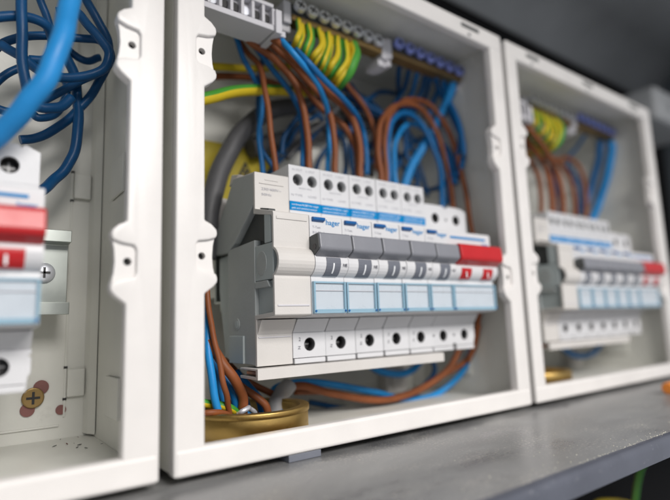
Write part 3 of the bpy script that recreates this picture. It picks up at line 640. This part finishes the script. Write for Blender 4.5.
# lower wires and the brass ring
rc = Vector((-13.0, 33, -71)); RZ = -58.9
t = thing('cable_gland', (rc.x, rc.y, -70.4), 'brass cable gland ring on the floor of the middle box', 'cable gland')
m = MB(); m.ring((rc.x, rc.y), 20.4, 24.1, -70.3, RZ-.9, M['brass']); m.ring((rc.x, rc.y), 20.6, 24.6, RZ-2.2, RZ, M['brass'], bevel=.35); m.build('gland_ring', t)
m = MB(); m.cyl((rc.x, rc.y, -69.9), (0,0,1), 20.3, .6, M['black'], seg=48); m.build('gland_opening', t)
lower = [
 ([(-30.6,40,-25.9),(-29.6,36,-40.7),(-26.5,34,-53.2),(-24.8,34,-64.4)], 1.6, BL, 'blue wire just right of the bright blue one, into the brass ring'),
 ([(-24,48,-37.6),(-20.1,44,-47.3),(-12.4,42,-56.7),(-10.6,40,-67.9)], 1.6, LB, 'bright blue wire behind the thick brown one, into the brass ring'),
 ([(-34,34,-7),(-34,32,-21.8),(-34.4,28,-40),(-32.7,26,-54.6),(-30.5,28,-62.1)], 1.6, LB, 'bright blue wire hanging beside the left frame into the brass ring'),
 ([(-35.2,30,-5.2),(-34.3,28,-21.1),(-32.2,26,-34.9),(-30.1,24,-48),(-27.5,26,-55.9),(-25.7,28,-62.7)], 1.2, BR, 'thin brown wire hanging beside the bright blue wire into the brass ring'),
 ([(-33.5,30,-30),(-30.4,28,-37.5),(-25.7,26,-45),(-20.2,28,-52.9),(-18.9,30,-61.4)], 2.1, BR, 'thick brown wire bending down into the middle of the brass ring'),
 ([(-26.5,40,-35.5),(-25.6,36,-43.9),(-22.4,32,-52.2),(-20.6,32,-59.8),(-21.2,32,-64.6)], 1.9, BL, 'blue wire behind thick brown wire entering the brass ring'),
 ([(-14.2,46,-45.3),(-11.3,42,-50.6),(-7.5,38,-56.8),(-4.6,38,-64.1)], 1.8, BL, 'short blue wire curving into the brass ring right of thick brown one'),
 ([(-17.2,36,-50.5),(-12.5,34,-54.2),(-7.7,32,-58.8),(-4.9,32,-65.1)], 1.7, BR, 'low brown wire curving into the right side of the brass ring'),
 ([(-18.3,50,-39.8),(-7.2,50,-49.7),(3.2,48,-56.1),(12.9,46,-61.7),(11.4,42,-69.3)], 1.6, BR, 'brown wire under the busbar, going into the back of the brass ring'),
 ([(7,40,-65.8),(6.3,46,-60),(8.8,50,-55),(21.3,48,-53.2),(41.3,46,-56.4),(68.2,46,-62.7),(94.6,48,-70.1),(123.9,50,-68.8),(137,42.8,-57.5),(137,33.6,-40.9),(137,34.3,-31.8)], 1.8, LB, 'bright blue wire sweeping right along the floor below the busbar, middle box'),
 ([(3.9,44,-68.6),(10.9,50,-59),(20,46,-54.8),(38.2,42,-60.3),(61,42,-65.8),(82.8,42,-66.6),(107.1,42,-61.9),(127.4,42,-51.9),(135.9,42,-40.9),(134.9,42,-32.9)], 1.9, BR, 'brown wire sweeping right along the floor below the busbar, middle box'),
 ([(22.7,56,-58.8),(42.3,52,-60.5),(69.2,50,-67.4),(98.1,48,-66),(122.2,46,-58.8),(137,35.7,-47.6),(137,27.2,-28.9)], 1.6, BR, 'second brown wire sweeping right behind the first one, middle box'),
 ([(70.2,60,-41.7),(76.8,56,-51),(90.2,54,-55.4),(107,56,-54.5),(122.2,60,-47.3)], 2.1, LB, 'bright blue wire dipping just under the busbar in middle box'),
 ([(121.5,54,-44.6),(126.1,56,-57.3),(113,58,-68.3),(96.1,60,-73.7),(62.9,62,-72.2),(37.5,64,-66.2)], 1.5, DB, 'dark blue wire low along the back of the middle box'),
]
lows = [wire(p, r, m_, l) for p, r, m_, l in lower]
wire([(-38.6,30,-54.3),(-32.7,30,-55.7),(-27.5,28,-57.3),(-22.1,30,-60.2),(-19.3,32,-65.7)], 1.7, M['yel'], 'yellow-green wire lying over the left rim of the brass ring', m2=M['grn'], share=.35, name='earth_wire', cat='earth wire')
wire([(-40.2,26,-58.3),(-34.4,24,-58),(-27.5,26,-60.3),(-22.1,30,-65)], 1.2, BR, 'thin dark wire crossing the left rim of the brass ring')
# grey putty plug and tape at the ring
m = MB(); m.tube([(1.8,44,-70.1),(5.1,44,-63.3),(7.9,44,-57.7),(13.7,46,-53.3)], 3.9, M['silic'], seg=16, wob=.4); o = m.build('putty_plug', None, (1.8,44,-70.1)); tag(o, 'lumpy grey putty plug standing in the brass ring', 'putty')
m = MB(); m.tube([(-23.6,26,-61.2),(-20,25,-58.3),(-15.2,29,-60.5),(-11.7,32,-64.2)], 1.1, M['steel'], seg=10, wob=.5); o = m.build('tape_scrap', None, (-19,27,-61.1)); tag(o, 'crumpled shiny silver tape scrap among wires in the brass ring', 'tape')
# pale patch on the back wall low in the boxes
m = MB(.8); m.box(106, 124, 78, 86.9, -70.5, -52, M['cream']); m.box(109, 121, 75.5, 77.9, -66, -57, M['cream']); blk = tag(m.build('spacer_block', None, (115, 87, -70)), 'pale cream block low on the back wall of the middle box', 'block')
dup(blk, 220, 'blurred pale cream block low on the back wall of the right box')

# wires of the right-hand box: the same loom, shifted, thinner set
keepU = [3,4,18]
labC = {2:'brown wire entering the first blurred breaker in the right box',3:'brown wire entering the second blurred breaker in the right box',4:'brown wire entering the middle blurred breaker in right box',5:'brown wire just behind the middle breaker wire in right box',
        7:'bright blue wire among the blurred brown wires in right box',10:'inner blurred brown loop over the breakers in the right box',11:'outer blurred brown loop right of the switch in right box',12:'blurred blue loop nested in brown loop, right box',
        13:'blurred bright blue loop behind the nested one in right box',14:'thick bright blue blurred wire slanting to the terminal bar, right box',16:'blurred dark blue wire under the terminal bar in the right box',18:'blurred blue wire crossing under the terminal bar in right box'}
for k in keepU:
    if k in (10,11,12,13): continue
    dup(ups[k], 206, labC[k])
for i, e in enumerate(earths):
    if i in (6, 8, 10): continue
    dup(e, 203, ['first front','second front','third front','fourth front','fifth front','sixth front','','second rear','','fourth rear','','sixth rear','thick mostly green'][i] + ' blurred yellow-green earth wire from the left in right box', 'blurred earth wires in the right box')
for p, q in (([(219.4,40,99.6),(232.1,42,94.5),(241,42,83.1),(242.7,42,68.1),(239.9,42,51.2)], 'leftmost blurred brown wire dropping to the devices in right box'),
             ([(226.7,44,108.6),(244.5,44,102),(255.9,42,88.5),(260,42,71),(258,42,51.4)], 'second blurred brown wire from the left in right box'),
             ([(240.4,46,108.5),(262.2,46,104),(274.1,44,90.1),(274.9,42,72),(272.6,42,51.1)], 'third blurred brown wire from the left in right box'),
             ([(259.8,50,103.1),(280.4,48,104.2),(293.3,46,91.7),(295.9,44,74.2),(289.3,42,51)], 'fourth blurred brown wire from the left in right box'),
             ([(284.2,54,103),(304.3,52,111.1),(319.5,50,105.7),(320.1,46,86.6),(307.2,42,52.6)], 'rightmost blurred brown wire, next to the bright blue ones in right box')):
    wire(p, 2.0, BR, q)
wire([(287.8,60,101.7),(294.2,58,86),(294.8,56,73.3),(288.8,54,59.1)], 2.2, DB, 'blurred dark blue wire behind the brown wires in right box')
wire([(324.5,60,107.4),(332.1,58,94.9),(328.4,56,77.2),(321.7,54,62.4)], 2.2, DB, 'blurred dark blue wire between the two rightmost brown wires in right box')
wire([(329.4,50,53.4),(345,48.6,72.9),(345,39.2,93.8),(345,31.1,119.3),(345,32,127)], 3.2, LB, 'blurred bright blue cable dropping from the terminal bar, right box')
wire([(339.3,58,69.6),(345,52,92.3),(345,44.4,112),(335.5,36,128.4)], 2.6, BL, 'blurred blue cable beside the bright blue one in right box')
wire([(262.8,50,-46.8),(275.9,50,-54.5),(293.5,50,-58),(317,52,-56.2),(336.2,54,-48.8)], 2.2, BL, 'blurred blue wire dipping under the busbar in right box')
m = MB(); m.ring((-13.4+207, 31.5), 20.4, 24.4, -70.3, -60.2, M['brass']); o = m.build('cable_gland', None, (196.5, 31, -70.3)); tag(o, 'blurred brass cable gland ring at left of right box floor', 'cable gland')

# cables of the left-hand box
wire([(-92.9,6,101.7),(-93.9,4,85.3),(-96.4,0,68.8),(-100.3,0,54),(-105.5,4,44.5),(-110,10,38.4),(-115.7,16,32.7)], 3.3, M['lbwire'], 'thick bright blue cable crossing the top left corner, nearest of all', name='cable', cat='cable', seg=22)
left = [
 ([(-105.4,40,109.7),(-104.5,40,89.3),(-102.9,42,72.4),(-98.9,44,62.5),(-91.1,46,63.4),(-85.3,48,69.9)], 2.4, DB, 'dark blue cable hanging straight then hooking right in left box'),
 ([(-114.6,44,92.9),(-104.4,44,97.2),(-96.7,46,97.6),(-93.2,50,94.7),(-93.8,54,87.6),(-100,56,85.8)], 2.3, DB, 'short dark blue loop at the top edge of left box'),
 ([(-92.1,50,106.6),(-85,48,108),(-79.8,46,101.5),(-73.8,44,94.3),(-72.8,44,87.4),(-77.7,46,81.5),(-87.8,48,77.9),(-96.1,50,79),(-103.8,52,84.5),(-110.5,54,88.5)], 2.3, DB, 'dark blue cable looping widest toward the frame in left box'),
 ([(-113.4,60,86.2),(-107.1,58,93.3),(-96.8,56,97.4),(-82.1,54,100.2),(-73.8,52,100),(-70.5,49.5,94.2),(-71.8,52,88.5),(-79.2,54,82.7),(-88.3,58,75.7),(-96.7,60,69.1),(-104.1,62,64.7),(-112.2,62,65.4)], 2.1, DB, 'dark blue flat loop crossing the left box from side to side'),
 ([(-82.6,56,124.7),(-76.9,54,113.2),(-71.8,54,104.5),(-70.5,53,94),(-73.6,58,83.1),(-80.1,60,71.2),(-87.2,62,62.3),(-95.7,64,55.9),(-101.3,64,54)], 2.3, DB, 'dark blue cable descending from top edge down to the switch'),
 ([(-92.9,66,106.5),(-87.4,64,97.8),(-82.7,62,87.1),(-81,60,72.9),(-81.2,58,55.9),(-84.2,58,44.4),(-89.4,56,36.7),(-94.9,50,29.6)], 2.6, DB, 'dark blue cable curving down behind the switch in left box'),
 ([(-112.4,68,75.4),(-104.5,68,85.5),(-95.1,68,89.9),(-84.8,68,85.3),(-86.7,68,71.8),(-94.3,66,65.7),(-98.1,66,67.5)], 2.0, DB, 'dark blue small inner loop against the back of left box'),
 ([(-98.7,62,123.8),(-95.2,62,112.9),(-89.1,64,102),(-78.5,64,95.7),(-71.9,64,98.7)], 2.0, DB, 'dark blue cable behind the thick bright cable in left box'),
]
for p, r, m_, l in left: wire(p, r*.82, m_, l, name='cable', cat='cable', seg=16)
m = MB(); m.cyl((-89.1,70,71), (.3,-1,.2), 2.2, 5, M['red']); o = m.build('wire_sleeve', None, (-88.8,72,71.8)); tag(o, 'tiny red sleeve end between the dark blue cables in left box', 'sleeve')

# ------------------------------------------------------------------ setting
LZ = -76.6; EY = -76.
m = MB()
R_ = 3.2
pr = [(BACK+8, LZ), (EY+R_+.01, LZ), (EY+R_+.01, LZ-3), (BACK+8, LZ-3)]
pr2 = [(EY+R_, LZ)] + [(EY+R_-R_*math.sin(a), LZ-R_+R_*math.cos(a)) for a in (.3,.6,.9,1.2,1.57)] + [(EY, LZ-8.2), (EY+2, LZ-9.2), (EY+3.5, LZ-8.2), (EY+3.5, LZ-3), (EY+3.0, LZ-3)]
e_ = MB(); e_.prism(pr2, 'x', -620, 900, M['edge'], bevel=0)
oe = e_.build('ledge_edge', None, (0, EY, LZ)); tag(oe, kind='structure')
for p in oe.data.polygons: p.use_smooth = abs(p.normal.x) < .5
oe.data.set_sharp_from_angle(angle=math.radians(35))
m.prism(pr, 'x', -620, 900, M['ledge'], bevel=0, smooth=False)
o = m.build('metal_ledge', None, (0, 0, LZ)); tag(o, kind='structure')
for p in o.data.polygons:
    p.use_smooth = abs(p.normal.x) < .5 
o.data.set_sharp_from_angle(angle=math.radians(35))
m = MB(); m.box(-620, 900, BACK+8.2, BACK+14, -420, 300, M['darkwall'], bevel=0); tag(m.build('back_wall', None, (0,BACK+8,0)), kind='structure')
m = MB(); RC = 40.  # shelf cove and its long unseen front overhang are shaped for their shading
arc = [(BACK+8-RC+RC*math.cos(a*math.pi/24), 292-RC+RC*math.sin(a*math.pi/24)) for a in range(0, 13)]
m.prism(arc + [(-400, 292), (-400, 296), (BACK+8, 296)], 'x', -620, 639, M['overhead'], bevel=0, smooth=True); tag(m.build('overhead_shelf', None, (0,0,272)), kind='structure')
m = MB(); m.box(640, 647, -60, BACK+8, LZ+.2, 291.8, M['endwall'], bevel=0); tag(m.build('end_panel', None, (640,0,0)), kind='structure')
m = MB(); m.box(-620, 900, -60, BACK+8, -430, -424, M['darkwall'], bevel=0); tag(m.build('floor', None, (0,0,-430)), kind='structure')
m = MB(); c0 = Vector((461.1,30,186.2)); m.box(c0.x-17, c0.x+90, 26, 95, c0.z-16, c0.z+20, M['fitting'], bevel=6, segs=4); m.cyl((c0.x+15, 24.5, c0.z+2), (0,1,0), 5, 3, M['fitting'], bevel=.8); o = m.build('junction_box', None, (c0.x, 95, c0.z)); tag(o, 'blurred pale grey rounded fitting beyond the far right box', 'junction box')
# foot clip under the middle box
a = Vector((-7.4,0,-77.3)); m = MB(.25); m.box(-14.6, .2, .6, 14, LZ+.05, ZB-.35, M['flag']); o = m.build('mounting_clip', None, (-7, 6, LZ)); tag(o, 'small grey clip wedged under the bottom edge of middle box', 'clip')
p = (246.1,-30.1,-72); m = MB(); m.cyl((p[0]+3, p[1], LZ+4), (1,0,0), 3.6, 12, M['orange'], bevel=.8); m.cyl((p[0]+12, p[1], LZ+3.6), (1,0,0), 2.2, 8, M['orange'], bevel=.4); o = m.build('cable_connector', None, (p[0], p[1], LZ)); tag(o, 'small orange connector lying on the ledge below the right box', 'connector')
wire([(281,80,-232.6),(331.7,80,-196.7),(345,71.7,-186.2),(430.5,82,-214.8),(480.1,82,-264.5)], 1.9, M['grn'], 'green cable sagging in the dark below the ledge', m2=M['yel'], share=.3, name='cable', cat='cable')
wire([(355.6,60,-232.3),(385.9,60,-173.7),(424.8,62,-154.7),(460.7,64,-141.8)], 1.7, M['grn'], 'green and yellow cable hanging in the dark below the ledge edge', m2=M['yel'], share=.3, name='cable', cat='cable')
# crumbs and grit along the ledge edge
m = MB()
for i in range(420):
    x = random.uniform(-70, 330); 
    if random.random() < .65: y = EY + 2.6 + abs(random.gauss(0, 3.2))
    else: y = random.uniform(EY+3, -4)
    if i % 3 == 0: x = random.uniform(60, 230); y = EY + 3.6 + random.gauss(0, .35)
    r = random.uniform(.1, .26)
    b = bmesh.new(); bmesh.ops.create_icosphere(b, subdivisions=1, radius=r)
    bmesh.ops.transform(b, matrix=Matrix.Translation((x, y, LZ+r*.5)) @ Matrix.Diagonal((random.uniform(.7,1.8), 1, .7, 1)), verts=b.verts)
    m._merge(b, M['dustm'], False, 0)
o = m.build('grit', None, (0, EY, LZ)); tag(o, 'pale grit and dust scattered on the grey ledge edge', 'grit', kind='stuff')

# ------------------------------------------------------------------ camera, light, render
RT=(0.8037308419564869, -0.5939077445514334, -0.035921089206010594)
UP=(-0.056534422998097494, -0.13632788787119984, 0.9890493243538717)
FW=(0.5923010996986153, 0.7928986681477066, 0.14314715975318573)

cd = bpy.data.cameras.new('camera'); cam = bpy.data.objects.new('camera', cd); col.objects.link(cam); sc.camera = cam
cd.sensor_width = 36; cd.lens = 36*515.98/670; cd.clip_start = .01; cd.clip_end = 50
R3 = Matrix((RT, UP, tuple(-a for a in FW))).transposed()
cam.matrix_world = Matrix.Translation(Vector((-120.27,-174.57,-25.63))*S) @ R3.to_4x4()
cd.dof.use_dof = True; cd.dof.focus_distance = .212; cd.dof.aperture_fstop = 3.9; cd.dof.aperture_blades = 7

w = bpy.data.worlds.new('World'); sc.world = w; w.use_nodes = True
bg = w.node_tree.nodes['Background']; bg.inputs[0].default_value = (.92,.95,1,1); bg.inputs[1].default_value = .46
def area(name, loc, target, size, power, color):
    l = bpy.data.lights.new(name, 'AREA'); l.shape = 'RECTANGLE'; l.size, l.size_y = size; l.energy = power; l.color = color
    o = bpy.data.objects.new(name, l); col.objects.link(o); o.location = Vector(loc)*S
    o.rotation_euler = (Vector(target)*S - o.location).to_track_quat('-Z', 'Y').to_euler(); return o
area('window_light', (30, -780, 480), (60, 0, -10), (.5, .36), 13.2, (1, .965, .93))
sc.view_settings.view_transform = 'Standard'; sc.view_settings.look = 'None'; sc.view_settings.gamma = 1; sc.view_settings.exposure = 0
sc.render.engine = 'CYCLES'
sc.cycles.max_bounces = 8
